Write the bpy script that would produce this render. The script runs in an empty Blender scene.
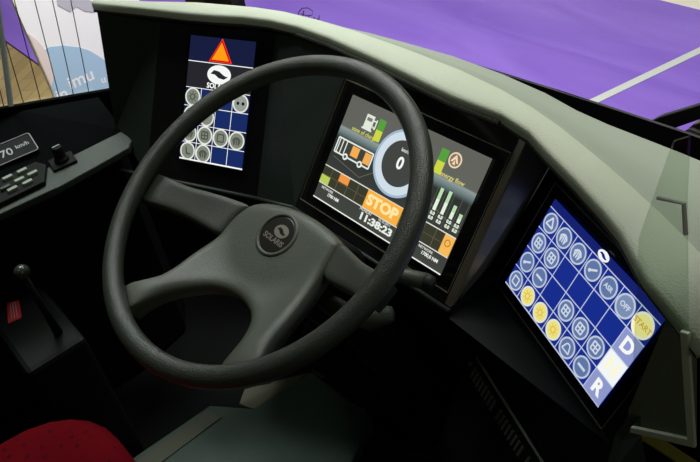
import bpy, bmesh, math, random
from mathutils import Vector, Matrix
from mathutils.geometry import delaunay_2d_cdt, tessellate_polygon
random.seed(4)
scn = bpy.context.scene
COL = scn.collection
V = Vector
MW = {}

# ---------------------------------------------------------------- materials
def s2l(c):
    return tuple((x/255/12.92 if x/255 <= .04045 else ((x/255+.055)/1.055)**2.4) for x in c)
MATS = {}
def mat(name, rgb, rough=.5, metal=0, spec=.5, bump=0, bscale=200, var=0, vscale=8, coat=0):
    if name in MATS: return MATS[name]
    m = bpy.data.materials.new(name); m.use_nodes = True
    nt = m.node_tree; b = nt.nodes['Principled BSDF']
    b.inputs['Base Color'].default_value = (*rgb, 1)
    b.inputs['Roughness'].default_value = rough
    b.inputs['Metallic'].default_value = metal
    b.inputs['Specular IOR Level'].default_value = spec
    b.inputs['Coat Weight'].default_value = coat
    tc = nt.nodes.new('ShaderNodeTexCoord')
    if var:
        n = nt.nodes.new('ShaderNodeTexNoise'); n.inputs['Scale'].default_value = vscale; n.inputs['Detail'].default_value = 4
        nt.links.new(tc.outputs['Object'], n.inputs['Vector'])
        mx = nt.nodes.new('ShaderNodeMix'); mx.data_type = 'RGBA'
        mx.inputs[6].default_value = (*[c*(1-var) for c in rgb], 1)
        mx.inputs[7].default_value = (*[min(1, c*(1+var)) for c in rgb], 1)
        nt.links.new(n.outputs['Fac'], mx.inputs[0]); nt.links.new(mx.outputs[2], b.inputs['Base Color'])
    if bump:
        n = nt.nodes.new('ShaderNodeTexNoise'); n.inputs['Scale'].default_value = bscale; n.inputs['Detail'].default_value = 3
        nt.links.new(tc.outputs['Object'], n.inputs['Vector'])
        bp = nt.nodes.new('ShaderNodeBump'); bp.inputs['Strength'].default_value = bump; bp.inputs['Distance'].default_value = .002
        nt.links.new(n.outputs['Fac'], bp.inputs['Height']); nt.links.new(bp.outputs[0], b.inputs['Normal'])
    MATS[name] = m
    return m
def emat(rgb, s=1.0):                    # backlit graphic of a display, rgb as shown (sRGB)
    name = 'display_%d_%d_%d_%d' % (*rgb, s*100)
    if name in MATS: return MATS[name]
    m = bpy.data.materials.new(name); m.use_nodes = True
    b = m.node_tree.nodes['Principled BSDF']
    b.inputs['Base Color'].default_value = (.004, .004, .004, 1)
    b.inputs['Roughness'].default_value = .22
    b.inputs['Emission Color'].default_value = (*s2l(rgb), 1)
    b.inputs['Emission Strength'].default_value = s
    MATS[name] = m
    return m
def glass(name, tint, refl=.06, rough=.02):
    m = bpy.data.materials.new(name); m.use_nodes = True; nt = m.node_tree
    nt.nodes.remove(nt.nodes['Principled BSDF']); out = nt.nodes['Material Output']
    t = nt.nodes.new('ShaderNodeBsdfTransparent'); t.inputs[0].default_value = (*tint, 1)
    g = nt.nodes.new('ShaderNodeBsdfGlossy'); g.inputs['Roughness'].default_value = rough
    fr = nt.nodes.new('ShaderNodeLayerWeight'); fr.inputs[0].default_value = .5
    pw = nt.nodes.new('ShaderNodeMath'); pw.operation = 'POWER'; pw.inputs[1].default_value = 5
    ma = nt.nodes.new('ShaderNodeMath'); ma.operation = 'MULTIPLY_ADD'; ma.inputs[1].default_value = .5; ma.inputs[2].default_value = refl*.4
    mx = nt.nodes.new('ShaderNodeMixShader')
    nt.links.new(fr.outputs['Facing'], pw.inputs[0]); nt.links.new(pw.outputs[0], ma.inputs[0]); nt.links.new(ma.outputs[0], mx.inputs[0])
    nt.links.new(t.outputs[0], mx.inputs[1]); nt.links.new(g.outputs[0], mx.inputs[2]); nt.links.new(mx.outputs[0], out.inputs[0])
    return m

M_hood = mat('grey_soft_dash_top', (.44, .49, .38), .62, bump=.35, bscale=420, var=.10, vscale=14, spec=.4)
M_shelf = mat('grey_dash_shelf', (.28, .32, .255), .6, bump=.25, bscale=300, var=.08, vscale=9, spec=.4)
M_gloss = mat('glossy_black_fascia', (.006, .007, .006), .13, spec=.5)
M_panel = mat('dark_green_grey_plastic', (.016, .023, .019), .5, spec=.25, bump=.2, bscale=500)
M_black = mat('black_plastic', (.006, .008, .007), .6, spec=.12, bump=.2, bscale=400)
M_rib = mat('dark_rubber_strip', (.03, .032, .026), .5, spec=.25)
M_rim = mat('black_leather_grain', (.040, .047, .034), .32, bump=.55, bscale=600, spec=.6)
M_hub = mat('charcoal_moulded_plastic', (.080, .094, .070), .42, bump=.3, bscale=700, spec=.5)
M_hub2 = mat('charcoal_spoke_plastic', (.05, .058, .044), .45, bump=.3, bscale=700, spec=.5)
M_badge = mat('bronze_black_badge', (.014, .012, .009), .3)
M_logo = mat('silver_badge_lettering', (.36, .34, .28), .35, metal=.6)
M_console = mat('grey_green_console_plastic', (.032, .046, .034), .5, bump=.3, bscale=300)
M_wallin = mat('black_wall_lining', (.002, .003, .003), .9, spec=.03)
M_metal = mat('worn_steel', (.5, .5, .46), .3, metal=1)
M_white = mat('white_painted_line', (.52, .54, .50), .6)
M_btn = mat('pale_switch_caps', (.24, .30, .23), .4)
M_teal = mat('dark_teal_rubber_mat', (.055, .090, .072), .7, bump=.5, bscale=150, var=.3, vscale=12)
M_tan = mat('olive_tan_metal_edge', (.16, .16, .10), .6, var=.2, vscale=20)
M_floorb = mat('black_cab_floor', (.008, .010, .009), .8, spec=.1, bump=.4, bscale=100)
M_capgrey = mat('olive_grey_end_panel', (.12, .125, .09), .6)
M_captrim = mat('pale_green_grey_edge', (.5, .54, .42), .5)
M_yellow = mat('yellow_step_edge', (.62, .55, .10), .6, var=.15, vscale=30)
M_pillar = mat('matt_black_pillar', (.006, .005, .008), .6)
M_board = mat('white_display_board', (.95, .95, .93), .6)
M_bblue = mat('pale_blue_print', (.42, .62, .78), .6)
M_bpeach = mat('pale_peach_print', (.85, .72, .66), .6)
M_bgrey = mat('grey_print', (.5, .5, .54), .6)
M_winline = mat('thin_black_wire', (.02, .02, .03), .6)
M_post = mat('pale_teal_window_post', (.80, .92, .90), .35)
M_sign = mat('speed_sign_black', (.006, .008, .010), .6, spec=.1)
M_signw = mat('speed_sign_white', (.30, .33, .31), .5)
M_red = mat('red_cloth_tag', (.45, .02, .03), .8)
M_glass = glass('clear_vehicle_glass', (.97, .97, .985))
M_pane = glass('greenish_clear_pane', (.86, .90, .86))

def seat_mat():
    m = bpy.data.materials.new('red_seat_fabric'); m.use_nodes = True; nt = m.node_tree; b = nt.nodes['Principled BSDF']
    tc = nt.nodes.new('ShaderNodeTexCoord'); v = nt.nodes.new('ShaderNodeTexVoronoi'); v.inputs['Scale'].default_value = 48; v.inputs['Randomness'].default_value = .35
    nt.links.new(tc.outputs['Object'], v.inputs['Vector'])
    r = nt.nodes.new('ShaderNodeValToRGB'); r.color_ramp.elements[0].position = .12; r.color_ramp.elements[1].position = .2
    r.color_ramp.elements[0].color = (.04, .002, .005, 1); r.color_ramp.elements[1].color = (.105, .001, .004, 1)
    nt.links.new(v.outputs['Distance'], r.inputs[0]); nt.links.new(r.outputs[0], b.inputs['Base Color'])
    b.inputs['Roughness'].default_value = .9; b.inputs['Specular IOR Level'].default_value = .06
    return m
M_seat = seat_mat()

def carpet_mat():
    m = bpy.data.materials.new('purple_exhibition_carpet'); m.use_nodes = True; nt = m.node_tree; b = nt.nodes['Principled BSDF']
    tc = nt.nodes.new('ShaderNodeTexCoord')
    mp = nt.nodes.new('ShaderNodeMapping'); mp.inputs['Scale'].default_value = (.6, 2.2, 1); mp.inputs['Rotation'].default_value = (0, 0, .5)
    n = nt.nodes.new('ShaderNodeTexNoise'); n.inputs['Scale'].default_value = 1.3; n.inputs['Detail'].default_value = 3; n.inputs['Distortion'].default_value = .8
    f = nt.nodes.new('ShaderNodeTexNoise'); f.inputs['Scale'].default_value = 90; f.inputs['Detail'].default_value = 2
    nt.links.new(tc.outputs['Object'], mp.inputs[0]); nt.links.new(mp.outputs[0], n.inputs['Vector']); nt.links.new(tc.outputs['Object'], f.inputs['Vector'])
    ad = nt.nodes.new('ShaderNodeMath'); ad.operation = 'MULTIPLY_ADD'; ad.inputs[1].default_value = .35
    nt.links.new(f.outputs['Fac'], ad.inputs[0]); nt.links.new(n.outputs['Fac'], ad.inputs[2])
    r = nt.nodes.new('ShaderNodeValToRGB'); r.color_ramp.elements[0].position = .4; r.color_ramp.elements[1].position = .95
    r.color_ramp.elements[0].color = (.165, .082, .42, 1); r.color_ramp.elements[1].color = (.26, .150, .56, 1)
    nt.links.new(ad.outputs[0], r.inputs[0]); nt.links.new(r.outputs[0], b.inputs['Base Color'])
    bp = nt.nodes.new('ShaderNodeBump'); bp.inputs['Strength'].default_value = .5; bp.inputs['Distance'].default_value = .03
    nt.links.new(n.outputs['Fac'], bp.inputs['Height']); nt.links.new(bp.outputs[0], b.inputs['Normal'])
    b.inputs['Roughness'].default_value = .9; b.inputs['Specular IOR Level'].default_value = .2
    return m
def wood_mat():
    m = bpy.data.materials.new('parquet_hall_floor'); m.use_nodes = True; nt = m.node_tree; b = nt.nodes['Principled BSDF']
    tc = nt.nodes.new('ShaderNodeTexCoord'); mp = nt.nodes.new('ShaderNodeMapping'); mp.inputs['Rotation'].default_value = (0, 0, .9)
    br = nt.nodes.new('ShaderNodeTexBrick'); br.inputs['Scale'].default_value = 3.2
    br.inputs['Color1'].default_value = (.36, .26, .115, 1); br.inputs['Color2'].default_value = (.27, .19, .085, 1); br.inputs['Mortar'].default_value = (.15, .10, .05, 1)
    br.inputs['Mortar Size'].default_value = .006; br.inputs['Brick Width'].default_value = 1.0; br.inputs['Row Height'].default_value = .28
    nt.links.new(tc.outputs['Object'], mp.inputs[0]); nt.links.new(mp.outputs[0], br.inputs['Vector']); nt.links.new(br.outputs['Color'], b.inputs['Base Color'])
    b.inputs['Roughness'].default_value = .45
    return m

# ---------------------------------------------------------------- helpers
def tag(o, label=None, cat=None, group=None, kind=None):
    if label: o['label'] = label
    if cat: o['category'] = cat
    if group: o['group'] = group
    if kind: o['kind'] = kind
    return o
def empty(name, mtx, label, cat, group=None):
    if not isinstance(mtx, Matrix): mtx = Matrix.Translation(mtx)
    o = bpy.data.objects.new(name, None); COL.objects.link(o); o.matrix_world = mtx; o.empty_display_size = .05
    MW[o] = mtx
    return tag(o, label, cat, group)
def link(name, me, parent=None):
    o = bpy.data.objects.new(name, me); COL.objects.link(o)
    if parent: o.parent = parent; MW[o] = MW[parent]
    else: MW[o] = Matrix.Identity(4)
    return o
def build(name, bm, m, parent=None, world=True, smooth=False, bevel=0, seg=2, sub=0, ang=None):
    """link a bmesh as one object; world=True: coordinates are world ones"""
    if world and parent is not None: bm.transform(MW[parent].inverted())
    bmesh.ops.recalc_face_normals(bm, faces=bm.faces[:])
    me = bpy.data.meshes.new(name); bm.to_mesh(me); bm.free()
    ms = m if isinstance(m, (list, tuple)) else [m]
    for k in ms: me.materials.append(k)
    if smooth:
        for p in me.polygons: p.use_smooth = True
    o = link(name, me, parent)
    if bevel:
        b = o.modifiers.new('Bevel', 'BEVEL'); b.width = bevel; b.segments = seg; b.limit_method = 'ANGLE'; b.angle_limit = math.radians(30)
    if sub:
        s = o.modifiers.new('Subdivision', 'SUBSURF'); s.levels = sub; s.render_levels = sub
    return o
def add_box(bm, c, s, mtx=None, mi=0):
    vs = [bm.verts.new((c[0]+s[0]*x/2, c[1]+s[1]*y/2, c[2]+s[2]*z/2)) for x in (-1, 1) for y in (-1, 1) for z in (-1, 1)]
    if mtx:
        for v in vs: v.co = mtx @ v.co
    for f in ((0, 1, 3, 2), (4, 6, 7, 5), (0, 4, 5, 1), (2, 3, 7, 6), (0, 2, 6, 4), (1, 5, 7, 3)):
        bm.faces.new([vs[i] for i in f]).material_index = mi
    return bm
def add_prism(bm, pts, off, mi=0):
    """closed solid: a polygon (3D points) and its copy moved by off"""
    a = [bm.verts.new(p) for p in pts]; b = [bm.verts.new(V(p)+V(off)) for p in pts]; n = len(pts)
    tri = tessellate_polygon([[V(p) for p in pts]])
    for t in tri:
        bm.faces.new([a[i] for i in t]).material_index = mi
        bm.faces.new([b[i] for i in reversed(t)]).material_index = mi
    for i in range(n):
        bm.faces.new([a[i], a[(i+1) % n], b[(i+1) % n], b[i]]).material_index = mi
    return bm
def add_loft(bm, rings, closed=True, caps=True, mi=0):
    R = [[bm.verts.new(p) for p in r] for r in rings]; n = len(R[0])
    for i in range(len(R)-1):
        for j in range(n if closed else n-1):
            bm.faces.new([R[i][j], R[i][(j+1) % n], R[i+1][(j+1) % n], R[i+1][j]]).material_index = mi
    if caps and closed:
        bm.faces.new(R[0][::-1]).material_index = mi; bm.faces.new(R[-1]).material_index = mi
    return bm
def add_tube(bm, pts, r, n=10, mi=0, closed=False):
    pts = [V(p) for p in pts]; rs = r if isinstance(r, (list, tuple)) else [r]*len(pts)
    rings = []; up = V((0.12, .31, .94)).normalized()
    for i, p in enumerate(pts):
        a = pts[i-1] if (i or closed) else p; b = pts[(i+1) % len(pts)] if (i < len(pts)-1 or closed) else p
        t = (b-a).normalized(); x = t.cross(up)
        if x.length < .05: x = t.cross(V((1, 0, 0)))
        x.normalize(); y = t.cross(x)
        rings.append([p+(x*math.cos(k*2*math.pi/n)+y*math.sin(k*2*math.pi/n))*rs[i] for k in range(n)])
    if closed: rings.append(rings[0])
    add_loft(bm, rings, True, not closed, mi)
    if closed: bmesh.ops.remove_doubles(bm, verts=bm.verts[:], dist=1e-6)
    return bm
def add_lathe(bm, prof, mtx=Matrix.Identity(4), n=32, mi=0):
    rings = [[mtx @ V((r*math.cos(k*2*math.pi/n), r*math.sin(k*2*math.pi/n), z)) for k in range(n)] for r, z in prof]
    return add_loft(bm, rings, True, True, mi)
def nb(): return bmesh.new()

def add_disc(bm, x, y, r, z, mi=0, n=28, ry=None, t=.0003):
    add_prism(bm, [(x+r*math.cos(k*2*math.pi/n), y+(ry or r)*math.sin(k*2*math.pi/n), z) for k in range(n)], (0, 0, t), mi)
def add_ring(bm, x, y, r0, r1, z, mi=0, n=40, t=.0003, sy=1, a0=0, a1=360):
    full = a1-a0 >= 360; k = n+1
    rings = []
    for i in range(k):
        a = math.radians(a0+(a1-a0)*i/n); c, s = math.cos(a), math.sin(a)*sy
        rings.append([(x+r0*c, y+r0*s, z), (x+r1*c, y+r1*s, z), (x+r1*c, y+r1*s, z+t), (x+r0*c, y+r0*s, z+t)])
    add_loft(bm, rings, True, not full, mi)
def add_rect(bm, x0, y0, x1, y1, z, mi=0, t=.0003):
    add_box(bm, ((x0+x1)/2, (y0+y1)/2, z+t/2), (abs(x1-x0), abs(y1-y0), t), None, mi)
def add_poly(bm, pts, z, mi=0, t=.0003):
    add_prism(bm, [(p[0], p[1], z) for p in pts], (0, 0, t), mi)
def add_seg(bm, a, b, w, z, mi=0, t=.0003):
    a = V((*a, 0)); b = V((*b, 0)); d = (b-a).normalized(); p = V((-d.y, d.x, 0))*w/2
    add_prism(bm, [(q.x, q.y, z) for q in (a-p, b-p, b+p, a+p)], (0, 0, t), mi)
def add_text(bm, txt, x, y, size, z, mi=0, align='CENTER', bold=0, sx=1, rot=0, t=.0002):
    cu = bpy.data.curves.new('t', 'FONT'); cu.body = txt; cu.size = size; cu.align_x = align; cu.align_y = 'CENTER'; cu.extrude = t/2; cu.offset = bold; cu.resolution_u = 3
    o = bpy.data.objects.new('t', cu); COL.objects.link(o)
    dg = bpy.context.evaluated_depsgraph_get(); me = bpy.data.meshes.new_from_object(o.evaluated_get(dg))
    bpy.data.objects.remove(o); bpy.data.curves.remove(cu)
    me.transform(Matrix.Translation((x, y, z+t/2)) @ Matrix.Rotation(rot, 4, 'Z') @ Matrix.Diagonal((sx, 1, 1, 1)))
    n0 = len(bm.faces); bm.from_mesh(me); bm.faces.ensure_lookup_table()
    for f in bm.faces[n0:]: f.material_index = mi
    bpy.data.meshes.remove(me)

def frame(c, a, b):
    a = V(a).normalized(); b = V(b); b = (b-a*a.dot(b)).normalized(); n = a.cross(b)
    return Matrix(((a.x, b.x, n.x, c[0]), (a.y, b.y, n.y, c[1]), (a.z, b.z, n.z, c[2]), (0, 0, 0, 1)))
FL = frame((-.42014, -.02477, -.01609), (.9201, .3918, 0), (-.2163, .508, .8337))
FC = frame((0, 0, 0), (1, 0, 0), (0, .6222, .7828))
FR = frame((.29251, .00935, -.04006), (.9182, -.3961, 0), (.194, .4498, .8718))
WT = .44126
FW = frame((-.05485, -.19226, .04453), (1, 0, 0), (0, math.cos(WT), math.sin(WT)))

# ---------------------------------------------------------------- camera
cd = bpy.data.cameras.new('camera'); cam = bpy.data.objects.new('camera', cd); COL.objects.link(cam)
Rw = Matrix(((0.66018, 0.74143, -0.12015), (-0.42312, 0.49927, 0.75611), (0.62059, -0.44833, 0.64332))).transposed()
cam.matrix_world = Matrix.Translation((.61219, -.53325, .60062)) @ Rw.to_4x4()
cd.sensor_fit = 'HORIZONTAL'; cd.sensor_width = 36; cd.lens = 726.03*36/700; cd.clip_start = .02
scn.camera = cam

# ---------------------------------------------------------------- the setting
def struct(name, bm, m, **k): return tag(build(name, bm, m, **k), kind='structure')
GZ = -1.5
struct('floor_carpet', add_box(nb(), (-2.5, 2.22, GZ-.01), (15, 3.04, .02)), carpet_mat())
struct('floor_hall', add_box(nb(), (-2.5, 1, GZ-.05), (26, 22, .06)), wood_mat())
struct('floor_stand', add_box(nb(), (0, 5.74, GZ-.01), (14, 4, .02)), mat('cream_stand_floor', (.72, .68, .55), .6, var=.05))
struct('floor', add_box(nb(), (.25, -.55, -.69), (2.0, 1.75, .06)), M_floorb)
WS = [(-.72, .190), (-.62, .225), (-.548, .250), (-.466, .267), (-.296, .294), (-.185, .308), (-.12, .315), (.0, .324), (.10, .330), (.24, .336), (.5, .338), (1.2, .338)]
def ws_band(z0, z1, d0, d1):       # a band that follows the bowed line of the windscreen
    return add_prism(nb(), [(x, y+d0, z0) for x, y in WS]+[(x, y+d1, z0) for x, y in reversed(WS)], (0, 0, z1-z0))
struct('wall_front', ws_band(-1.46, -.042, .0, .04), M_wallin)
struct('wall_shade_header', ws_band(1.0, 1.24, .0, .04), M_wallin)  # unseen header, added to keep direct hall light out of the cab
struct('wall_left', add_prism(nb(), [(-.77, -1.45, -.95), (-.77, .32, -.95), (-.77, .32, -.19), (-.77, -.082, -.085), (-.77, -.301, -.025), (-.77, -1.45, .10)], (-.012, 0, 0)), M_wallin)
bm = nb(); add_box(bm, (.2, -.55, 1.25), (2.05, 1.85, .06)); struct('ceiling', bm, mat('dark_cab_ceiling', (.03, .032, .03), .8))
struct('wall_rear', add_box(nb(), (-.1, -1.47, .2), (1.4, .05, 2.1)), M_wallin)
# front left corner pillar
struct('trim_1', add_prism(nb(), [(-.88, .19, -.9), (-.79, .19, -.9), (-.735, .225, -.9), (-.740, .26, -.9), (-.86, .30, -.9)], (0, 0, 2.2)), M_pillar)
# windscreen: pane, black lower band, script
def bow(x): return .315-.10*((x+.05)/1.0)**2*.0
w2 = struct('window_2', ws_band(-.004, 1.0, .002, .007), M_glass)
struct('trim_2', ws_band(-.042, -.004, .0, .005), M_pillar)
bm = nb()
curve = [(-.612, .004), (-.608, .016), (-.598, .026), (-.583, .029), (-.572, .024), (-.576, .015), (-.590, .012), (-.604, .014)]
for seg in (curve, [(-.594, .022), (-.599, .010), (-.604, -.002)], [(-.582, .013), (-.588, .007), (-.582, .003), (-.577, .010), (-.580, .002)], [(-.571, .012), (-.573, .004)], [(-.563, .010), (-.569, .006), (-.563, .003), (-.558, .018), (-.562, .002)]):
    add_tube(bm, [(x+.075, .2585+(x+.59)*.25, z-.002) for x, z in seg], .0009, 6)
s = build('script_decal', bm, M_winline, world=False); tag(s, 'small black handwritten decal low on the windscreen', 'decal')
# driver's side window
bm = nb(); add_prism(bm, [(-.792, .205, -.15), (-.792, -.082, -.087), (-.792, -.301, -.027), (-.792, -1.4, .10), (-.792, -1.4, 1.2), (-.792, .205, 1.2)], (-.005, 0, 0)); w1 = struct('window_1', bm, M_glass)
bm = nb()
def sl(y0, z0, y1, z1, x=-.785, k=5):   # a wire on the glass, run on past the two measured points
    return [(x, y1+(y0-y1)*t, z1+(z0-z1)*t) for t in (-.1, 1, 4.5)]
for y1, z1, y0, z0 in ((-.179, -.055, -.150, .138), (-.151, -.062, -.119, .127), (-.120, -.072, -.086, .115), (-.247, -.038, -.218, .16), (-.282, -.027, -.247, .15), (-.215, -.045, -.184, .15)):
    add_tube(bm, sl(y0, z0, y1, z1), .0009, 6)
build('heating_wires', bm, M_winline, w1, world=False)
bm = nb(); add_tube(bm, [(-.778, -.276, -.045), (-.778, -.213, .162), (-.778, -.05, .70), (-.778, .02, .93)], .0055, 8)
build('window_post', bm, M_post, w1, world=False)

# carpet tape, display board
tag(build('carpet_tape', add_prism(nb(), [(-1.262, 2.30, GZ+.001), (-1.212, 2.30, GZ+.001), (-1.01, 3.38, GZ+.001), (-1.06, 3.38, GZ+.001)], (0, 0, .002)), M_white), 'white tape line running across the purple carpet outside the windscreen', 'tape')
t = empty('display_board', (-2.52, .5, GZ), 'tall white display board with a pale blue disc print outside the side window', 'display board')
bm = nb(); add_box(bm, (-2.52, .497, -.35), (.03, .52, 2.3)); build('panel', bm, M_board, t)
BX = -2.504
def bpoly(name, pts, m, dx=0): 
    bm = nb(); add_prism(bm, [(BX+dx, y, z) for y, z in pts], (.001, 0, 0)); return build(name, bm, m, t)
arc = [(.275, -.655), (.302, -.650), (.36, -.668), (.418, -.70), (.46, -.735), (.50, -.79), (.56, -.88), (.60, -1.0), (.61, -1.15), (.24, -1.15), (.24, -.80)]
bpoly('blue_disc', arc, M_bblue)
bpoly('peach_shape', [(.240, -.56), (.262, -.60), (.275, -.64), (.283, -.70), (.270, -.77), (.24, -.82)], M_bpeach, .0015)
bpoly('grey_figures', [(.40, -.50), (.44, -.545), (.475, -.535), (.50, -.565), (.54, -.585), (.55, -.54), (.50, -.49), (.41, -.45)], M_bgrey)
bm = nb()
RT = Matrix(((0, 0, 1, BX+.001), (1, 0, 0, 0), (0, 1, 0, 0), (0, 0, 0, 1)))
for tx, y_, z_, sz in (('imu', .375, -.838, .085), ('in', .270, -.868, .075), ('u', .47, -.885, .05)):
    tb = nb(); add_text(tb, tx, y_, z_, sz, 0, bold=.001); tb.transform(RT); build('lettering', tb, M_board, t)
bm = nb(); add_box(bm, (-2.52, .497, GZ+.02), (.3, .46, .04)); build('foot', bm, M_metal, t, bevel=.004)

# wiper outside the windscreen
t = empty('windscreen_wiper', (.21, .39, -.05), 'black wiper arm outside the windscreen above the dash shelf', 'wiper')
bm = nb(); add_prism(bm, [(.150, .372, -.045), (.176, .372, -.018), (.30, .372, .075), (.30, .372, .055), (.205, .372, -.025), (.19, .372, -.047)], (0, .012, 0)); build('arm', bm, M_pillar, t, bevel=.002)
bm = nb(); add_tube(bm, [(.165, .376, -.055), (.205, .376, -.048), (.235, .376, -.012), (.30, .376, .038)], .0045, 8); build('blade', bm, M_rib, t)
bm = nb(); add_box(bm, (.252, .385, -.045), (.06, .04, .06)); build('pivot_box', bm, mat('dark_brown_box', (.05, .04, .03), .5), t, bevel=.006)

# ---------------------------------------------------------------- dashboard
dash = empty('dashboard', (0, .15, -.65), 'black bus dashboard wrapped around the steering wheel under a pale grey top', 'dashboard')
# inner lip line of the top (z .11) and outer crease line, left to right
inner = [(-.70, -.081), (-.60, -.040), (-.50, .000), (-.447, .024), (-.40, .048), (-.348, .067), (-.29, .078), (-.217, .082), (-.10, .078), (.047, .067), (.125, .070), (.175, .059), (.214, .040), (.268, .016), (.319, -.009), (.350, -.026), (.401, -.065), (.474, -.105)]
crease = [(-.705, -.066), (-.60, -.012), (-.52, .036), (-.46, .062), (-.41, .083), (-.35, .101), (-.28, .112), (-.20, .120), (-.095, .124), (.01, .123), (.088, .115), (.145, .104), (.20, .088), (.26, .066), (.315, .044), (.365, .022), (.42, -.006), (.50, -.030)]
outer = [(-.715, .00), (-.62, .045), (-.53, .085), (-.47, .11), (-.42, .15), (-.35, .198), (-.27, .213), (-.20, .222), (-.10, .233), (.0, .233), (.08, .226), (.14, .214), (.19, .210), (.24, .210), (.29, .210), (.35, .208), (.43, .205), (.52, .20)]
bm = nb(); rings = []
for (ix, iy), (cx, cy) in zip(inner, crease):
    i = V((ix, iy, 0)); c = V((cx, cy, 0)); d = c-i
    sec = [(-.0, .101), (-.02, .106), (-.02, .112), (.01, .1165), (.05, .1185), (.15, .1200), (.5, .1208), (.93, .1205), (1, .1180), (1.0, .112), (1.0, .100), (.5, .100)]
    rings.append([(i.x+d.x*t, i.y+d.y*t, z) for t, z in sec])
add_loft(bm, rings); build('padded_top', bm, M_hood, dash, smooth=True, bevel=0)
bm = nb(); rings = []
for (ix, iy), (cx, cy) in zip(crease, outer):
    i = V((ix, iy, 0)); c = V((cx, cy, 0)); d = c-i
    sec = [(-.04, .090), (-.04, .1165), (.0, .1170), (.10, .113), (.35, .095), (.7, .070), (.96, .060), (1, .052), (1, .02), (.5, .03)]
    rings.append([(i.x+d.x*t, i.y+d.y*t, z) for t, z in sec])
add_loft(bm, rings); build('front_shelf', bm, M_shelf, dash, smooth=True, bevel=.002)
# ribbed rubber strip along the front lip
bm = nb(); n = 110; pts = []
seq = [p for p in inner if -.30 < p[0] < .13]
def along(poly, n):
    L = [0]
    for a, b in zip(poly, poly[1:]): L.append(L[-1]+math.dist(a, b))
    out = []
    for k in range(n):
        s = L[-1]*k/(n-1)
        for i in range(len(poly)-1):
            if s <= L[i+1]+1e-9:
                u = (s-L[i])/(L[i+1]-L[i]); out.append(tuple(a+(b-a)*u for a, b in zip(poly[i], poly[i+1]))); break
    return out
pts = along(seq, n)
add_tube(bm, [(p[0], p[1]-.002, .1055) for p in pts], [.0042 if k % 2 else .0034 for k in range(len(pts))], 8)
build('ribbed_strip', bm, M_rib, dash)
bm = nb(); add_tube(bm, [(p[0], p[1]+.001, .1035) for p in along(inner, 60)], .0028, 8); build('lip_bead', bm, M_rib, dash, smooth=True)

def P(F, u, v, w=0): return F @ V((u, v, w))
def slab(name, pts, m, th=.012, bevel=.0015):
    pts = [V(p) for p in pts]; n = V((0, 0, 0))
    for i in range(len(pts)): n += pts[i].cross(pts[(i+1) % len(pts)])
    n.normalize()
    if n.dot(V((.6, -.53, .6))-pts[0]) < 0: n = -n
    return build(name, add_prism(nb(), pts, -n*th), m, dash, bevel=bevel)
TL = .128
slab('corner_panel', [(-.690, -.080, .105), P(FL, -.141, TL), P(FL, -.141, -.15), (-.650, -.140, -.105)], M_panel)
slab('fascia_panel', [P(FL, -.141, TL), P(FL, .100, TL+.004), P(FL, .100, -.150), P(FL, -.141, -.150)], M_gloss)
slab('pocket_panel', [P(FL, .100, TL+.004), P(FC, -.163, .128), P(FC, -.163, -.113), P(FL, .100, -.150)], M_panel)
slab('fascia_panel', [P(FC, -.163, .128), P(FC, .163, .128), P(FC, .163, -.113), P(FC, -.163, -.113)], M_gloss)
slab('pocket_panel', [P(FC, .163, .128), P(FR, -.150, .118), P(FR, -.150, -.085), P(FC, .163, -.113)], mat('glossy_lit_brown_side', (.085, .075, .052), .3, spec=.6))  # lit brown stripe beside the centre display, put into the base colour
slab('fascia_panel', [P(FR, -.150, .118), P(FR, .128, .112), P(FR, .150, -.055), P(FR, .150, -.085), P(FR, -.150, -.085)], M_gloss)
slab('lower_panel', [P(FR, -.150, -.085), P(FR, .150, -.085), P(FR, .175, -.17), P(FR, -.110, -.17), (.163, -.077, -.10)], M_black)
# console flank with the air vent
vo = [P(FR, -.110, -.170), P(FR, .175, -.170), P(FR, .24, -.46), P(FR, -.03, -.46)]
slab('lower_panel', vo, M_black, .02)
# lips under the displays
def lip(name, a, b, r=.004): return build(name, add_tube(nb(), [a, b], r, 10), M_panel, dash, smooth=True)
lip('edge_lip', P(FL, -.21, -.152, .006), P(FL, .10, -.152, .006)); lip('edge_lip', P(FL, .10, -.152, .006), P(FC, -.163, -.116, .004)); lip('edge_lip', P(FC, -.163, -.116, .004), P(FC, .163, -.116, .004))
# under-dash body
body = [P(FL, -.141, -.152), P(FL, .10, -.152), P(FC, -.163, -.116), P(FC, .163, -.116), P(FR, -.13, -.12)]
bm = nb()
low = [V((p.x, p.y+.13, p.z-.30)) for p in body]; lo2 = [V((p.x, p.y+.08, -.655)) for p in low]
bk = [V((p.x, .32, -.655)) for p in low]; bt = [V((p.x, .32, p.z)) for p in body]
add_loft(bm, [[a, b, c, d, e] for a, b, c, d, e in zip(body, low, lo2, bk, bt)]); build('lower_body', bm, M_black, dash)
# narrow vent: raised surround, dark slots
vt = tag(build('air_vent', add_prism(nb(), [P(FR, -.088, -.178, .002), P(FR, .175, -.176, .002), P(FR, .180, -.208, .002), P(FR, -.084, -.210, .002)], P(FR, 0, 0, .006)-P(FR, 0, 0, 0)), M_black, dash, bevel=.002))
bm = nb()
for k in range(30):
    u = -.070+k*.0082
    if k % 9 == 8: continue
    c = [P(FR, u, -.188, .0075), P(FR, u+.0038, -.188, .0075), P(FR, u+.0048, -.204, .0075), P(FR, u+.001, -.204, .0075)]
    add_prism(bm, c, P(FR, 0, 0, .003)-P(FR, 0, 0, 0))
build('vent_slats', bm, mat('vent_slat_grey', (.09, .105, .09), .4), vt)
build('vent_highlight_edge', add_tube(nb(), [P(FR, -.080, -.177, .008), P(FR, .178, -.175, .008)], .0018, 8), mat('vent_highlight_tone', (.22, .26, .22), .3), vt)  # pale tube: highlight along the vent edge, put into its colour
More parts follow.
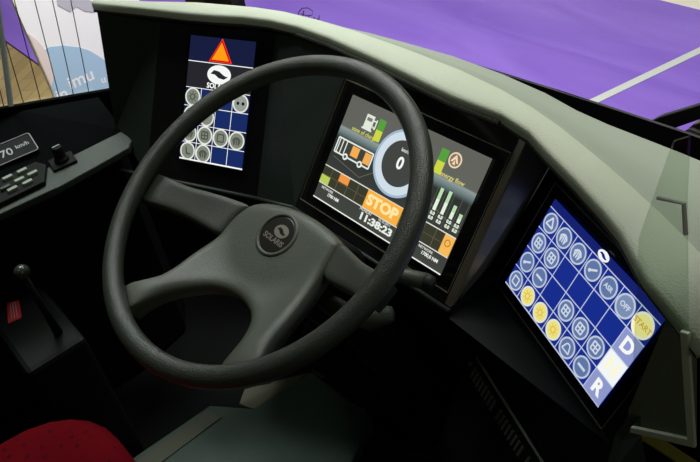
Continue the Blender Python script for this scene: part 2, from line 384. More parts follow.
build('screw', add_lathe(nb(), [(.0001, .0095), (.0035, .0095), (.004, .007)], FR @ Matrix.Translation((-.083, -.194, 0)), 12), M_metal, dash)
# right end of the dashboard: grey side panel with a pale raised edge
A0 = V((.433, -.036, .095)); A1 = V((.4265, -.072, -.060)); A2 = V((.428, -.062, -.103)); A3 = V((.458, .026, -.184)); A4 = V((.437, -.022, .060))
bm = nb(); add_prism(bm, [A0, A1, A2, A3, A4], (-.012, -.004, 0)); build('end_panel', bm, M_capgrey, dash, bevel=.001)
bm = nb(); add_prism(bm, [A1, A2, V((.4305, -.037, -.182)), V((.432, -.034, -.45)), V((.412, -.08, -.45)), P(FR, .165, -.10), P(FR, .152, -.07)], (-.01, .002, 0)); build('end_panel', bm, mat('dark_teal_side', (.022, .036, .032), .5), dash)

# glass fin at the right end of the dash
t = empty('glass_screen', (.46, -.10, .10), 'clear glass screen with a pale clip standing at the right end of the dash top', 'glass screen')
bm = nb(); add_prism(bm, [(.430, -.099, -.048), (.404, -.099, .190), (.416, -.099, .288), (.426, -.099, .296), (.4335, -.099, .243), (.458, -.099, .120), (.489, -.099, -.011)], (0, .004, 0)); build('pane', bm, M_pane, t)
bm = nb(); add_prism(bm, [(.432, -.103, -.050), (.493, -.103, -.012), (.4615, -.103, .120), (.4545, -.103, .118), (.4842, -.103, -.007), (.432, -.103, -.0415)], (0, .004, 0)); build('edge_seal', bm, M_captrim, t, bevel=.0008)
bm = nb(); pz = [(.414, -.101, .238), (.434, -.101, .2425), (.4405, -.101, .216)]
add_tube(bm, pz, .0020, 8); build('clip', bm, mat('pale_clip', (.75, .78, .74), .4), t)

# ---------------------------------------------------------------- displays
W_ = (245, 248, 245)
def display(name, F, w, h, bw, label, off=(0, 0)):
    t = empty(name, F, label, 'display')
    bm = nb(); ox, oy = off
    x0, x1, y0, y1 = -w/2-bw[0], w/2+bw[1], -h/2-bw[2], h/2+bw[3]
    add_box(bm, ((x0+x1)/2, (y0+y1)/2, -.0035), (x1-x0, y1-y0, .007)); build('bezel', bm, mat('display_bezel_gloss', (.008, .008, .008), .12), t, world=False, bevel=.002)
    return t
def screen(t, w, h, rgb, s=1):
    bm = nb(); add_rect(bm, -w/2, -h/2, w/2, h/2, .0036, 0, .0006); o = build('screen', bm, emat(rgb, s), t, world=False); return o
Z0 = .0043; Z1 = .0047; Z2 = .0051; Z3 = .0055

def glyph(bm, kind, x, y, r, mi):
    z = Z2+.0003
    if kind == 'tri':
        for k in range(3):
            a0, a1 = math.radians(90+120*k), math.radians(210+120*k)
            add_seg(bm, (x+r*.6*math.cos(a0), y+r*.6*math.sin(a0)), (x+r*.6*math.cos(a1), y+r*.6*math.sin(a1)), r*.17, z, mi)
    elif kind == 'fan':
        add_ring(bm, x, y-r*.15, r*.38, r*.55, z, mi, 12, a0=20, a1=160)
        for d in (-.3, 0, .3): add_seg(bm, (x+d*r, y-.45*r), (x+d*r*.6, y+.2*r), r*.13, z, mi)
        add_seg(bm, (x-.5*r, y+.1*r), (x-.25*r, y-.5*r), r*.13, z, mi); add_seg(bm, (x+.5*r, y+.1*r), (x+.25*r, y-.5*r), r*.13, z, mi)
    elif kind == 'box':
        for a, b in (((-.4, -.4), (.4, -.4)), ((.4, -.4), (.4, .4)), ((.4, .4), (-.4, .4)), ((-.4, .4), (-.4, -.4))): add_seg(bm, (x+a[0]*r, y+a[1]*r), (x+b[0]*r, y+b[1]*r), r*.14, z, mi)
    elif kind == 'door':
        glyph(bm, 'box', x, y, r, mi); add_seg(bm, (x, y-.4*r), (x, y+.4*r), r*.12, z, mi)
        add_seg(bm, (x-.4*r, y), (x+.4*r, y), r*.12, z, mi)
    elif kind == 'bar': add_rect(bm, x-.5*r, y-.11*r, x+.5*r, y+.11*r, z, mi)
    elif kind == 'wedge': add_seg(bm, (x-.4*r, y-.25*r), (x+.45*r, y+.3*r), r*.2, z, mi); add_disc(bm, x-.3*r, y-.2*r, r*.17, z, mi, 12)
    elif kind == 'lamp':
        add_ring(bm, x, y, r*.22, r*.36, z, mi, 16)
        for k in range(8):
            a = k*math.pi/4; add_seg(bm, (x+.42*r*math.cos(a), y+.42*r*math.sin(a)), (x+.6*r*math.cos(a), y+.6*r*math.sin(a)), r*.1, z, mi)
    elif kind == 'bell':
        add_ring(bm, x, y+.1*r, r*.25, r*.38, z, mi, 14, a0=0, a1=180); add_seg(bm, (x-.32*r, y+.1*r), (x-.5*r, y-.35*r), r*.13, z, mi); add_seg(bm, (x+.32*r, y+.1*r), (x+.5*r, y-.35*r), r*.13, z, mi); add_seg(bm, (x-.5*r, y-.35*r), (x+.5*r, y-.35*r), r*.13, z, mi)
    elif kind == 'seat':
        add_seg(bm, (x-.25*r, y+.45*r), (x-.1*r, y-.3*r), r*.18, z, mi); add_seg(bm, (x-.15*r, y-.3*r), (x+.4*r, y-.3*r), r*.18, z, mi)
    elif kind == 'dots':
        add_disc(bm, x-.33*r, y, r*.19, z, mi, 12); add_disc(bm, x+.33*r, y, r*.19, z, mi, 12)
    elif kind: add_text(bm, kind, x, y, r*.62, z, mi, bold=r*.012)
def icon(name, par, x, y, r, ringc, fill, gc, kind, label, ry=None):
    bm = nb(); q = (ry or r)/r
    add_disc(bm, x, y, r*.9, Z1, 0, 32, r*.9*q); add_ring(bm, x, y, r*.84, r, Z2, 1, 32, sy=q); glyph(bm, kind, x, y, r, 2)
    o = build(name, bm, [emat(fill), emat(ringc), emat(gc)], par, world=False)
    if label: o['label'] = label
    return o
def logo(bm, x, y, r, z, mi, md, sy=.62):
    # slanted oval cut by an S-shaped band
    add_disc(bm, x, y, r, z, mi, 36, r*sy)
    pts = []
    n = 10
    top = [(-.62+1.24*k/n, .18*math.sin(math.pi*(k/n*2-1))*-1+.16-.0*k) for k in range(n+1)]
    cut = [(-.72, .02), (-.45, .33), (.0, .26), (.35, .02), (.72, -.14), (.72, -.02), (.45, -.33), (0, -.26), (-.35, -.02)]
    add_poly(bm, [(x+a*r, y+b*r*sy*1.35) for a, b in cut], z+.0003, md)

# left touch display, portrait
w, h = .1343, .217
tL = display('touch_display', FL, w, h, (.012, .020, .022, .012), 'upright touch display with an orange warning triangle, left of the wheel top')
sc = screen(tL, w, h, (22, 28, 62)); T = h/2
bm = nb(); add_rect(bm, -w/2, T-.41*h, w/2, T-.20*h, Z0-.0001, 0, .0002); build('logo_field', bm, emat((38, 36, 44)), sc, world=False)
bm = nb(); ys = [T-.41*h-k*.1475*h for k in range(5)]; ch = .1475*h; cw = w/4
add_rect(bm, -w/2, T-.20*h-.0007, w/2, T-.20*h+.0007, Z0)
for i, yy in enumerate(ys): add_rect(bm, -w/2, yy-(.0006 if i < 4 else -.0000), w/2, yy+(.0006 if i < 4 else .0026), Z0)
for k in (1, 2, 3): add_rect(bm, -w/2+k*cw-.0005, ys[4], -w/2+k*cw+.0005, ys[0], Z0)
build('grid_lines', bm, emat(W_), sc, world=False)
for c, r in ((3, 1), (2, 1), (2, 3), (3, 3), (1, 0), (2, 0)):
    bm = nb(); add_rect(bm, -w/2+c*cw+.0006, ys[r+1]+.0006, -w/2+(c+1)*cw-.0006, ys[r]-.0006, Z0-.0001, 0, .0002)
    build('blank_field', bm, emat((22, 42, 100)), sc, world=False)
bm = nb(); ty = T-.108*h
for rr, z, mi in ((.0275, Z0, 0), (.0245, Z0+.0003, 1), (.0222, Z0+.0006, 0), (.0200, Z0+.0009, 2)):
    add_poly(bm, [(rr*math.cos(math.radians(a)), ty-.004+rr*math.sin(math.radians(a))*.98) for a in (90, 210, 330)], z, mi)
o = build('warning_triangle', bm, [emat((255, 48, 10), 1.2), emat((60, 10, 10)), emat((255, 150, 20), 1.1)], sc, world=False); o['label'] = 'orange warning triangle with a red outline'
bm = nb(); logo(bm, 0, T-.285*h, .0245, Z0, 0, 1, .66); add_text(bm, 'SOLARIS', 0, T-.378*h, .0125, Z0, 0, bold=.0004)
build('logo_mark', bm, [emat(W_), emat((38, 36, 44))], sc, world=False)
for c, r, k in ((0, 0, 'lamp'), (3, 0, 'dots'), (0, 1, 'lamp'), (1, 1, 'wedge'), (0, 2, 'fan'), (1, 2, 'door'), (2, 2, 'box'), (3, 2, 'fan'), (0, 3, 'seat'), (1, 3, 'fan')):
    icon('icon_button', sc, -w/2+(c+.5)*cw, (ys[r]+ys[r+1])/2, .0158, (225, 230, 222), (128, 134, 120) if k != 'dots' else (150, 158, 148), (72, 78, 70) if k != 'dots' else (20, 24, 26), k, None)

# right touch display, landscape
w, h = .217, .1343
tR = display('touch_display', FR, w, h, (.012, .020, .012, .016), 'blue touch display at the right with round icons and D and R buttons')
sc = screen(tR, w, h, (22, 44, 140)); cw = w/7; yT = .0562; yB = -h/2; ch = (yT-yB)/4
bm = nb(); add_rect(bm, -w/2, yT, w/2, h/2, Z0-.0001, 0, .0002); build('header_band', bm, emat((20, 32, 112)), sc, world=False)
bm = nb()
for i in range(5): yy = yT-i*ch; add_rect(bm, -w/2, max(yy-.0006, yB), w/2, yy+.0006+(.001 if i == 4 else 0), Z0)
for k in range(1, 7): add_rect(bm, -w/2+k*cw-.0005, yB, -w/2+k*cw+.0005, yT, Z0)
build('grid_lines', bm, emat((190, 200, 225)), sc, world=False)
bm = nb(); logo(bm, .001, (yT+h/2)/2+.001, .0098, Z1, 0, 1, .6); build('logo_mark', bm, [emat(W_), emat((20, 32, 112))], sc, world=False)
RG, RF, GY = (188, 200, 218), (96, 118, 165), (205, 214, 228)
cells = [(0, 0, 'tri'), (1, 0, 'fan'), (2, 0, 'fan'), (3, 0, 'wedge'), (4, 0, 'ASR'), (5, 0, 'OFF'), (0, 1, 'door'), (1, 1, 'door'), (0, 2, 'wedge'), (1, 2, 'bar'), (3, 2, 'door'), (4, 2, 'door'), (5, 2, 'door'), (0, 3, 'box'), (4, 3, 'bell'), (5, 3, 'bar')]
for c, r, k in cells:
    big = 1.08 if k == 'OFF' else 1
    icon('icon_button', sc, -w/2+(c+.5)*cw, yT-(r+.5)*ch, .0132*big, RG, RF if k != 'OFF' else (122, 142, 178), GY, k, None)
for c in (1, 2, 3): icon('icon_button', sc, -w/2+(c+.5)*cw, yT-3.5*ch, .0130, (225, 228, 215), (235, 225, 130), (225, 190, 70), 'lamp', 'pale yellow lit icon')
icon('icon_button', sc, -w/2+6.5*cw, yT-.5*ch, .0150, (245, 242, 225), (250, 240, 160), (225, 180, 40), 'START', 'bright yellow lit icon')
for r, ch_, bg, fg in ((1, 'D', (142, 152, 205), W_), (2, 'N', (242, 246, 246), (250, 247, 215)), (3, 'R', (142, 152, 205), W_)):
    bm = nb(); x0 = -w/2+6*cw; y1 = yT-r*ch
    add_rect(bm, x0+.0007, y1-ch+.0007, x0+cw-.0004, y1-.0007, Z0); add_text(bm, ch_, x0+cw/2, y1-ch/2, .024, Z1, 1, bold=.0009)
    o = build('gear_button', bm, [emat(bg), emat(fg)], sc, world=False); o['label'] = 'square button reading '+ch_

# central instrument display
w, h = .261, .163
tC = display('instrument_display', FC, w, h, (.022, .022, .014, .016), 'wide instrument display behind the wheel rim with a speed dial and orange STOP bar')
def grad_screen():
    m = bpy.data.materials.new('display_grey_gradient'); m.use_nodes = True; nt = m.node_tree; b = nt.nodes['Principled BSDF']
    tc = nt.nodes.new('ShaderNodeTexCoord'); sp = nt.nodes.new('ShaderNodeSeparateXYZ'); nt.links.new(tc.outputs['Object'], sp.inputs[0])
    mr = nt.nodes.new('ShaderNodeMapRange'); mr.inputs[1].default_value = -h/2; mr.inputs[2].default_value = h/2; nt.links.new(sp.outputs['Y'], mr.inputs[0])
    r = nt.nodes.new('ShaderNodeValToRGB'); e = r.color_ramp.elements
    e[0].position = 0; e[0].color = (*s2l((66, 68, 64)), 1); e[1].position = 1; e[1].color = (*s2l((98, 98, 92)), 1)
    for p, c in ((.60, (46, 50, 46)), (.615, (60, 70, 70)), (.66, (112, 128, 128)), (.70, (142, 156, 152)), (.715, (98, 100, 94))):
        q = e.new(p); q.color = (*s2l(c), 1)
    nt.links.new(mr.outputs[0], r.inputs[0]); nt.links.new(r.outputs[0], b.inputs['Emission Color']); b.inputs['Emission Strength'].default_value = 1
    b.inputs['Base Color'].default_value = (.004, .004, .004, 1); b.inputs['Roughness'].default_value = .22
    return m
bm = nb(); add_rect(bm, -w/2, -h/2, w/2, h/2, .0036, 0, .0006); sc = build('screen', bm, grad_screen(), tC, world=False)
def sub(name, fn, mats, label=None):
    bm = nb(); fn(bm); o = build(name, bm, [emat(c) if isinstance(c, tuple) else c for c in mats], sc, world=False)
    if label: o['label'] = label
    return o
def mm(*a): return [v/1000 for v in a]
def R4(bm, x0, y0, x1, y1, z, mi): add_rect(bm, x0/1000, y0/1000, x1/1000, y1/1000, z, mi)
YL, GR, OR = (205, 215, 70), (86, 160, 60), (245, 158, 52)
def pump(bm):
    R4(bm, -89, 45, -73, 66, Z0, 0); R4(bm, -91, 43.5, -71, 46, Z0, 0); R4(bm, -86, 57, -76, 62, Z1, 1)
    add_seg(bm, (-.073, .060), (-.067, .060), .002, Z0, 0); add_seg(bm, (-.067, .063), (-.067, .049), .002, Z0, 0); add_seg(bm, (-.067, .049), (-.072, .052), .002, Z0, 0)
sub('fuel_pump_icon', pump, [(225, 232, 220), (120, 124, 116)])
def bars(x0, x1, yt, ym, yb):
    def f(bm): R4(bm, x0, ym, x1, yt, Z0, 0); R4(bm, x0, yb, x1, ym, Z0, 1)
    return f
sub('charge_bar', bars(-63, -50.5, 67, 51, 35.5), [GR, YL]); sub('energy_bar', bars(55, 68, 68, 51, 34), [GR, YL])
sub('caption', lambda bm: add_text(bm, 'state of charge', -.082, .0375, .0085, Z0, bold=.0001), [(205, 205, 90)])
sub('caption', lambda bm: add_text(bm, 'energy flow', .088, .0370, .0088, Z0, bold=.0001), [(215, 205, 120)])
def flow(bm):
    add_ring(bm, .081, .060, .0085, .0105, Z0, 0, 28); add_disc(bm, .081, .060, .0085, Z0, 1)
    add_poly(bm, mmp([(74.5, 57), (81, 67.5), (87.5, 57), (84.5, 57), (81, 62), (77.5, 57)]), Z1, 0); add_poly(bm, mmp([(78.5, 54), (81, 60), (83.5, 54)]), Z1, 0)
def mmp(l): return [(a/1000, b/1000) for a, b in l]
sub('energy_icon', flow, [(235, 222, 190), (150, 110, 84)])
def bus(bm):
    x0, x1, y0, y1 = -124, -50, -5, 17.5
    for a, b in (((x0, y0), (x1, y0)), ((x1, y0), (x1, y1)), ((x1, y1), (x0, y1)), ((x0, y1), (x0, y0))): add_seg(bm, mmp([a])[0], mmp([b])[0], .0022, Z1, 0)
    R4(bm, x0, y0, x1, y1, Z0, 2)
    for xx in (-120, -113, -105): R4(bm, xx-.8, y0, xx+.8, y1, Z1, 0)
    R4(bm, -92, 0, -77, 15, Z1, 1); R4(bm, -65, -1, -52, 15, Z1, 1)
    for xx in (-99, -68): add_disc(bm, xx/1000, -.005, .0050, Z2, 0, 18); add_disc(bm, xx/1000, -.005, .0024, Z3, 2, 12)
sub('bus_diagram', bus, [(230, 235, 228), (244, 172, 84), (62, 66, 60)])
def dial(bm):
    add_ring(bm, 0, .023, .0325, .0475, Z1, 0, 56); add_disc(bm, 0, .023, .0325, Z1, 1, 48); add_ring(bm, 0, .023, .0440, .0475, Z2, 3, 56)
    add_text(bm, '0', 0, .023, .024, Z2, 2, bold=.0007); add_text(bm, 'km/h', .001, .042, .0075, Z2, 2)
sub('speed_dial', dial, [(208, 222, 232), (66, 68, 66), W_, (160, 186, 208)], 'white ring speed dial reading 0')
def strip(bm):
    R4(bm, -130, -30, 130, -28.6, Z1, 0); R4(bm, -130, -57.5, 130, -56.2, Z1, 0); R4(bm, -130, -57, 130, -29, Z0-.0001, 1)
    for xx in (-112, -95, -74, -54, 36, 57, 78, 98, 114): R4(bm, xx-.4, -56.5, xx+.4, -29, Z0+.0001, 2)
    R4(bm, -130, -43.4, 130, -42.8, Z0+.0001, 2)
sub('status_strip', strip, [(225, 228, 215), (58, 58, 44), (104, 98, 74)])
sub('status_tile', lambda bm: R4(bm, -130, -56, -111, -44, Z1, 0), [(185, 205, 90)], 'green status tile')
sub('status_tile', lambda bm: R4(bm, -94.5, -41.5, -74, -30, Z1, 0), [(244, 150, 66)], 'orange status tile')
def ring_tile(bm): R4(bm, 113, -56, 130, -30, Z1, 0); add_ring(bm, .1215, -.040, .0035, .0050, Z2, 1, 18)
sub('status_tile', ring_tile, [(248, 186, 90), (190, 130, 50)], 'tall amber status tile with a ring')
def stop(bm): R4(bm, -34, -56, 35, -29, Z1, 0); add_text(bm, 'STOP', 0, -.0428, .021, Z2, 1, bold=.0010, sx=1.2)
sub('stop_bar', stop, [(250, 176, 66), (255, 232, 165)], 'orange bar reading STOP')
def footer(bm):
    R4(bm, -130.5, -84, 130.5, -81.2, Z1, 0) if False else R4(bm, -130.5, -81.5, 130.5, -79.8, Z1, 0)
    add_text(bm, '11:38:23', 0, -.0690, .0142, Z1, 0, bold=.0006, sx=1.38); add_text(bm, 'MONDAY', -.024, -.0598, .0056, Z1, 0); add_text(bm, '10.10.2011', .014, -.0598, .0056, Z1, 0)
    for xx in (-102, 100): add_text(bm, 'NETWORK', (xx-6)/1000, -.0618, .0052, Z1, 0)
    add_text(bm, '1700 NM', -.092, -.0680, .0066, Z1, 0, bold=.0002); add_text(bm, '1700,0 NM', .104, -.0680, .0066, Z1, 0, bold=.0002)
sub('footer_readout', footer, [(232, 236, 228)])
def gauge(bm):
    for x_, yt, yb in ((81, 20.5, -10.5), (95, 21.5, -10.5), (110, 8, -10.5), (123, 1.5, -10.5)):
        R4(bm, x_-2.6, (yt+yb)/2, x_+2.6, yt, Z1, 0); R4(bm, x_-2.6, yb, x_+2.6, (yt+yb)/2, Z1, 1)
        add_text(bm, '0.0', x_/1000, -.0150, .0062, Z1, 1, bold=.0003); add_text(bm, '0.0', x_/1000, -.0215, .0062, Z1, 1, bold=.0003)
    for x_ in (74, 88, 102, 116, 128): R4(bm, x_-.3, -26, x_+.3, 22, Z0, 2)
sub('bar_gauges', gauge, [(185, 222, 175), (228, 240, 222), (92, 96, 86)])
for l_ in ((((-.122, -.012), (-.06, -.022)), ((-.06, -.022), (-.036, -.004))), (((.05, -.02), (.07, -.005)), ((.07, -.005), (.13, -.02)))):
    sub('trace_line', lambda bm: [add_seg(bm, a, b, .0007, Z0) for a, b in l_], [(112, 116, 104)])

for t_, w_, h_, bw_ in ((tC, .261, .163, (.022, .022, .014, .016)), (tR, .217, .1343, (.012, .020, .012, .016))):
    x0, x1, y0, y1 = -w_/2-bw_[0], w_/2+bw_[1], -h_/2-bw_[2], h_/2+bw_[3]
    build('bezel_highlight_line', add_tube(nb(), [(x0, y0, .0062), (x1, y0, .0062), (x1, y1, .0062), (x0, y1, .0062)], .0009, 6, closed=True), mat('bezel_highlight_tone', (.17, .16, .11), .3, metal=.5), t_, world=False)  # thin tube added as the tinted highlight along the bezel edges

# ---------------------------------------------------------------- steering wheel
wheel = empty('steering_wheel', FW, 'large black four spoke bus steering wheel in front of the dashboard', 'steering wheel')
RR, rr = .225, .0138
bm = nb(); N, n = 160, 24; R = []
for i in range(N):
    A = i*2*math.pi/N; ring = []
    for k in range(n):
        B = k*2*math.pi/n
        r = rr*(1+.045*math.cos(2*B))
        q = rr*1.02
        ring.append(bm.verts.new(((RR+q*math.cos(B))*math.cos(A), (RR+q*math.cos(B))*math.sin(A), r*math.sin(B))))
    R.append(ring)
for i in range(N):
    for k in range(n): bm.faces.new([R[i][k], R[(i+1) % N][k], R[(i+1) % N][(k+1) % n], R[i][(k+1) % n]])
build('rim', bm, M_rim, wheel, world=False, smooth=True)

def depth(x, y):
    r = math.hypot(x, y); t = min(1, max(0, (r-.075)/(.215-.075))); t = t*t*(3-2*t)
    return -.062+.05*t
def smooth_poly(pts, it=2):
    for _ in range(it):
        out = []
        for i in range(len(pts)):
            a, b = pts[i], pts[(i+1) % len(pts)]
            out += [(a[0]*.75+b[0]*.25, a[1]*.75+b[1]*.25), (a[0]*.25+b[0]*.75, a[1]*.25+b[1]*.75)]
        pts = out
    return pts
def dist_poly(x, y, poly):
    d = 9
    for i in range(len(poly)):
        ax, ay = poly[i]; bx, by = poly[(i+1) % len(poly)]; ux, uy = bx-ax, by-ay; L = ux*ux+uy*uy
        t = 0 if L == 0 else max(0, min(1, ((x-ax)*ux+(y-ay)*uy)/L)); d = min(d, math.hypot(x-ax-ux*t, y-ay-uy*t))
    return d
def plate(name, pts, m, extra=0, edge=.016, drop=.014, th=.016, recess=None, it=2):
    def far(x, y, a, b): q = math.hypot(x, y); return (x*b/q, y*b/q) if q > a else (x, y)
    pts = [far(x, y, .192, .245) for x, y in pts]
    poly = [far(x, y, .2235, .2235) for x, y in smooth_poly(pts, it)]; poly = [p for k, p in enumerate(poly) if math.dist(p, poly[k-1]) > .0006]; n = len(poly)
    vs = [V(p) for p in poly]; st = .007
    xs = [p[0] for p in poly]; ys = [p[1] for p in poly]
    def inside(x, y):
        c = False
        for i in range(n):
            (x1, y1), (x2, y2) = poly[i], poly[(i+1) % n]
            if (y1 > y) != (y2 > y) and x < (x2-x1)*(y-y1)/(y2-y1)+x1: c = not c
        return c
    gx = min(xs)
    rings_ = []
    while gx < max(xs):
        gy = min(ys)
        while gy < max(ys):
            if inside(gx, gy) and dist_poly(gx, gy, poly) > .0150: vs.append(V((gx, gy)))
            gy += st
        gx += st
    for off in (.0015, .0035, .006, .009, .0125):
        for i in range(n):
            a, b = V(poly[i-1]), V(poly[(i+1) % n]); d = b-a
            if d.length < 1e-6: continue
            for sg in (1, -1):
                p = V(poly[i])+V((-d.y, d.x)).normalized()*off*sg
                if inside(p.x, p.y) and dist_poly(p.x, p.y, poly) > off*.93 and all((p-q).length > .0012 for q in vs[-3:]): vs.append(p)
    co, ed, fa, *_ = delaunay_2d_cdt(vs, [(i, (i+1) % n) for i in range(n)], [], 1, 1e-6)
    bm = nb(); top = []
    def z(x, y):
        d = dist_poly(x, y, poly); e = max(0, 1-d/edge); rm = min(1, max(0, (math.hypot(x, y)-.170)/.035)); zz = depth(x, y)+extra*(1-rm)-drop*(1-.75*rm)*(1-math.sqrt(max(0, 1-e*e)))
        if recess:
            rc = math.hypot(x-recess[0], y-recess[1])
            if rc < recess[2]: zz -= .006
        return zz
    for p in co: top.append(bm.verts.new((p.x, p.y, z(p.x, p.y))))
    bot = [bm.verts.new((p.x, p.y, min(t.co.z-.003, depth(p.x, p.y)+extra-drop-th))) for p, t in zip(co, top)]
    bm.verts.index_update(); ct = {}
    for f in fa:
        bm.faces.new([top[i] for i in f]); bm.faces.new([bot[i] for i in reversed(f)])
        for a, b in zip(f, f[1:]+f[:1]): ct[(a, b)] = ct.get((a, b), 0)+1
    for (a, b) in ct:
        if (b, a) not in ct: bm.faces.new([top[b], top[a], bot[a], bot[b]])
    o = build(name, bm, m, wheel, world=False, smooth=True)
    return o
PA = [(-0.0801, 0.0054), (-0.0621, 0.0197), (-0.0311, 0.0309), (0.0049, 0.0385), (0.0509, 0.0394), (0.0909, 0.0331), (0.0969, 0.0192), (0.1049, -0.0193), (0.1169, -0.0585), (0.1299, -0.096), (0.1389, -0.1262), (0.1439, -0.1473), (0.1669, -0.1491), (0.1419, -0.1746), (0.1009, -0.1984), (0.1009, -0.1795), (0.0979, -0.1422), (0.0719, -0.1131), (0.0339, -0.1039), (0.0039, -0.1057), (-0.0231, -0.1156), (-0.0401, -0.1328), (-0.0551, -0.1542), (-0.0641, -0.1741), (-0.0681, -0.1939), (-0.0781, -0.2145), (-0.1281, -0.2077), (-0.1191, -0.1867), (-0.1041, -0.1742), (-0.0901, -0.1561), (-0.0861, -0.1295), (-0.0891, -0.1042), (-0.0881, -0.0808), (-0.0851, -0.0555), (-0.0881, -0.0416), (-0.0881, -0.0161)]
PB = [(-0.0835, -0.0555), (-0.0865, -0.0416), (-0.0865, -0.0161), (-0.0785, 0.0054), (-0.1091, -0.0024), (-0.1411, -0.0157), (-0.1721, -0.0313), (-0.2071, -0.0420), (-0.220, -0.045), (-0.218, -0.090), (-0.2101, -0.0900), (-0.1871, -0.078), (-0.1481, -0.0669), (-0.1181, -0.0612)]
PC = [(0.0895, 0.0331), (0.1299, 0.026), (0.1699, 0.0202), (0.2009, 0.0151), (0.2259, 0.0132), (0.2339, -0.012), (0.2149, -0.0141), (0.1909, -0.0158), (0.1509, -0.0176), (0.1035, -0.0193), (0.0945, 0.0035)]
hub = plate('hub', PA, M_hub)
hub['label'] = 'grey hub cover with the two lower spokes'
plate('spoke', PB, M_hub2, -.005, edge=.010, drop=.006); plate('spoke', PC, M_hub2, -.005, edge=.010, drop=.006)
# badge in a round recess ring
bz = depth(0, 0); BC = (.003, -.008)
ML = Matrix.Translation((BC[0], BC[1], bz))
build('badge_surround', add_lathe(nb(), [(.0275, -.004), (.0275, .0008), (.0290, .0024), (.0315, .0022), (.0335, .0004), (.034, -.004)], ML, 48), M_hub, wheel, world=False, smooth=True)
bd = build('badge', add_lathe(nb(), [(.0001, -.0040), (.0277, -.0040), (.0277, .0000), (.026, .0006), (.0001, .0010)], ML, 48), M_badge, wheel, world=False)
bm = nb(); logo(bm, .004, .0065, .0130, .0010, 0, 1, .72); add_text(bm, 'SOLARIS', .001, -.0085, .0108, .0010, 0, bold=.0002)
bm.transform(ML); build('badge_emblem', bm, [M_logo, M_badge], bd, world=False)

# ---------------------------------------------------------------- steering column
col = empty('steering_column', (-.05, -.02, -.655), 'black steering column housing under the wheel with a stalk lever on its right side', 'steering column')
def rr_ring(cx, cy, hx, hy, z, rad=.02, m=4):
    out = []
    for sx, sy, a0 in ((1, 1, 0), (-1, 1, 90), (-1, -1, 180), (1, -1, 270)):
        for k in range(m+1):
            a = math.radians(a0+90*k/m); out.append((cx+sx*(hx-rad)+rad*math.cos(a), cy+sy*(hy-rad)+rad*math.sin(a), z))
    return out
bm = nb(); add_loft(bm, [rr_ring(0, -.01, .040, .035, -.080), rr_ring(0, -.01, .062, .050, -.100), rr_ring(0, -.01, .070, .060, -.15), rr_ring(0, -.005, .070, .060, -.24), rr_ring(0, 0, .045, .045, -.28)])
bm.transform(FW); build('shroud', bm, M_black, col, smooth=True)
bm = nb(); p0 = FW @ V((0, 0, -.27)); add_tube(bm, [p0, (-.055, .02, -.45), (-.055, .04, -.66)], [.05, .055, .07], 20); build('shaft_cover', bm, M_black, col, smooth=True)
bm = nb(); add_tube(bm, [FW @ V(p) for p in ((.06, -.01, -.125), (.11, .015, -.12), (.150, .045, -.125), (.19, .058, -.128))], [.007, .007, .010, .011], 12); st = build('stalk_lever', bm, M_hub2, col, smooth=True)
bm = nb(); add_tube(bm, [FW @ V(p) for p in ((.19, .058, -.128), (.20, .061, -.129))], [.0112, .009], 12); build('stalk_tip', bm, M_panel, st, smooth=True)
bm = nb(); add_tube(bm, [FW @ V(p) for p in ((.05, -.04, -.13), (.12, -.035, -.125), (.165, -.02, -.12), (.185, .0, -.12))], [.012, .014, .016, .010], 12); build('stalk_lever', bm, M_hub2, col, smooth=True)

# ---------------------------------------------------------------- left side console
sc_ = empty('side_console', (-.66, -.30, -.66), 'grey green ledge under the side window carrying small switches and a rotary knob', 'side console')
bm = nb(); top = [(-.770, -1.0), (-.770, -.112), (-.640, -.125), (-.585, -.138), (-.566, -.155), (-.560, -.225), (-.556, -.30), (-.564, -.404), (-.60, -.60), (-.62, -1.0)]
add_prism(bm, [(x, y, -.103) for x, y in top], (0, 0, -.014)); build('ledge', bm, M_console, sc_, bevel=.003)
bm = nb(); add_prism(bm, [(-.622, -1.0, -.1025), (-.622, -.20, -.1025), (-.640, -.135, -.1025), (-.766, -.115, -.1025), (-.766, -1.0, -.1025)], (0, 0, .001)); bm.free()
bm = nb(); add_loft(bm, [[(-.630, y+o, -.1028), (-.766, y, -.1028), (-.766, y, z)] for y, o, z in ((-1.0, 0, -.046), (-.26, 0, -.046), (-.112, -.02, -.086))]); build('back_rise', bm, M_wallin, sc_)
bm = nb(); add_prism(bm, [(x, y, -.117) for x, y in [(-.765, -1.0), (-.765, -.12), (-.70, -.12), (-.63, -.16), (-.60, -.30), (-.605, -.40), (-.63, -1.0)]], (0, 0, -.53)); build('body', bm, M_black, sc_)
bm = nb(); add_box(bm, (-.7, -.45, -.095), (.115, .86, .012)); 
sw = build('switch_panel', add_prism(nb(), [(-.660, -.62, -.103), (-.585, -.62, -.103), (-.578, -.315, -.103), (-.628, -.290, -.103), (-.655, -.300, -.103)], (0, 0, .010)), M_black, sc_, bevel=.002); bm.free()
def sbox(x, y, dx, dy, m=M_btn, name='switch'):
    bm = nb(); add_box(bm, (x, y, -.0905), (dx, dy, .007)); return build(name, bm, m, sc_, bevel=.0012)
for x_, y_ in ((-.640, -.357), (-.639, -.330), (-.614, -.345), (-.614, -.320), (-.594, -.338), (-.596, -.365), (-.612, -.372), (-.632, -.385)): sbox(x_, y_, .0085, .018, M_btn if random.random() < .6 else M_console)
kx, ky = -.622, -.262
bm = nb(); add_prism(bm, [(kx-.024, ky-.020, -.103), (kx+.018, ky-.026, -.103), (kx+.022, ky+.020, -.103), (kx-.020, ky+.026, -.103)], (0, 0, .006)); kb = build('knob_base', bm, M_black, sc_, bevel=.002)
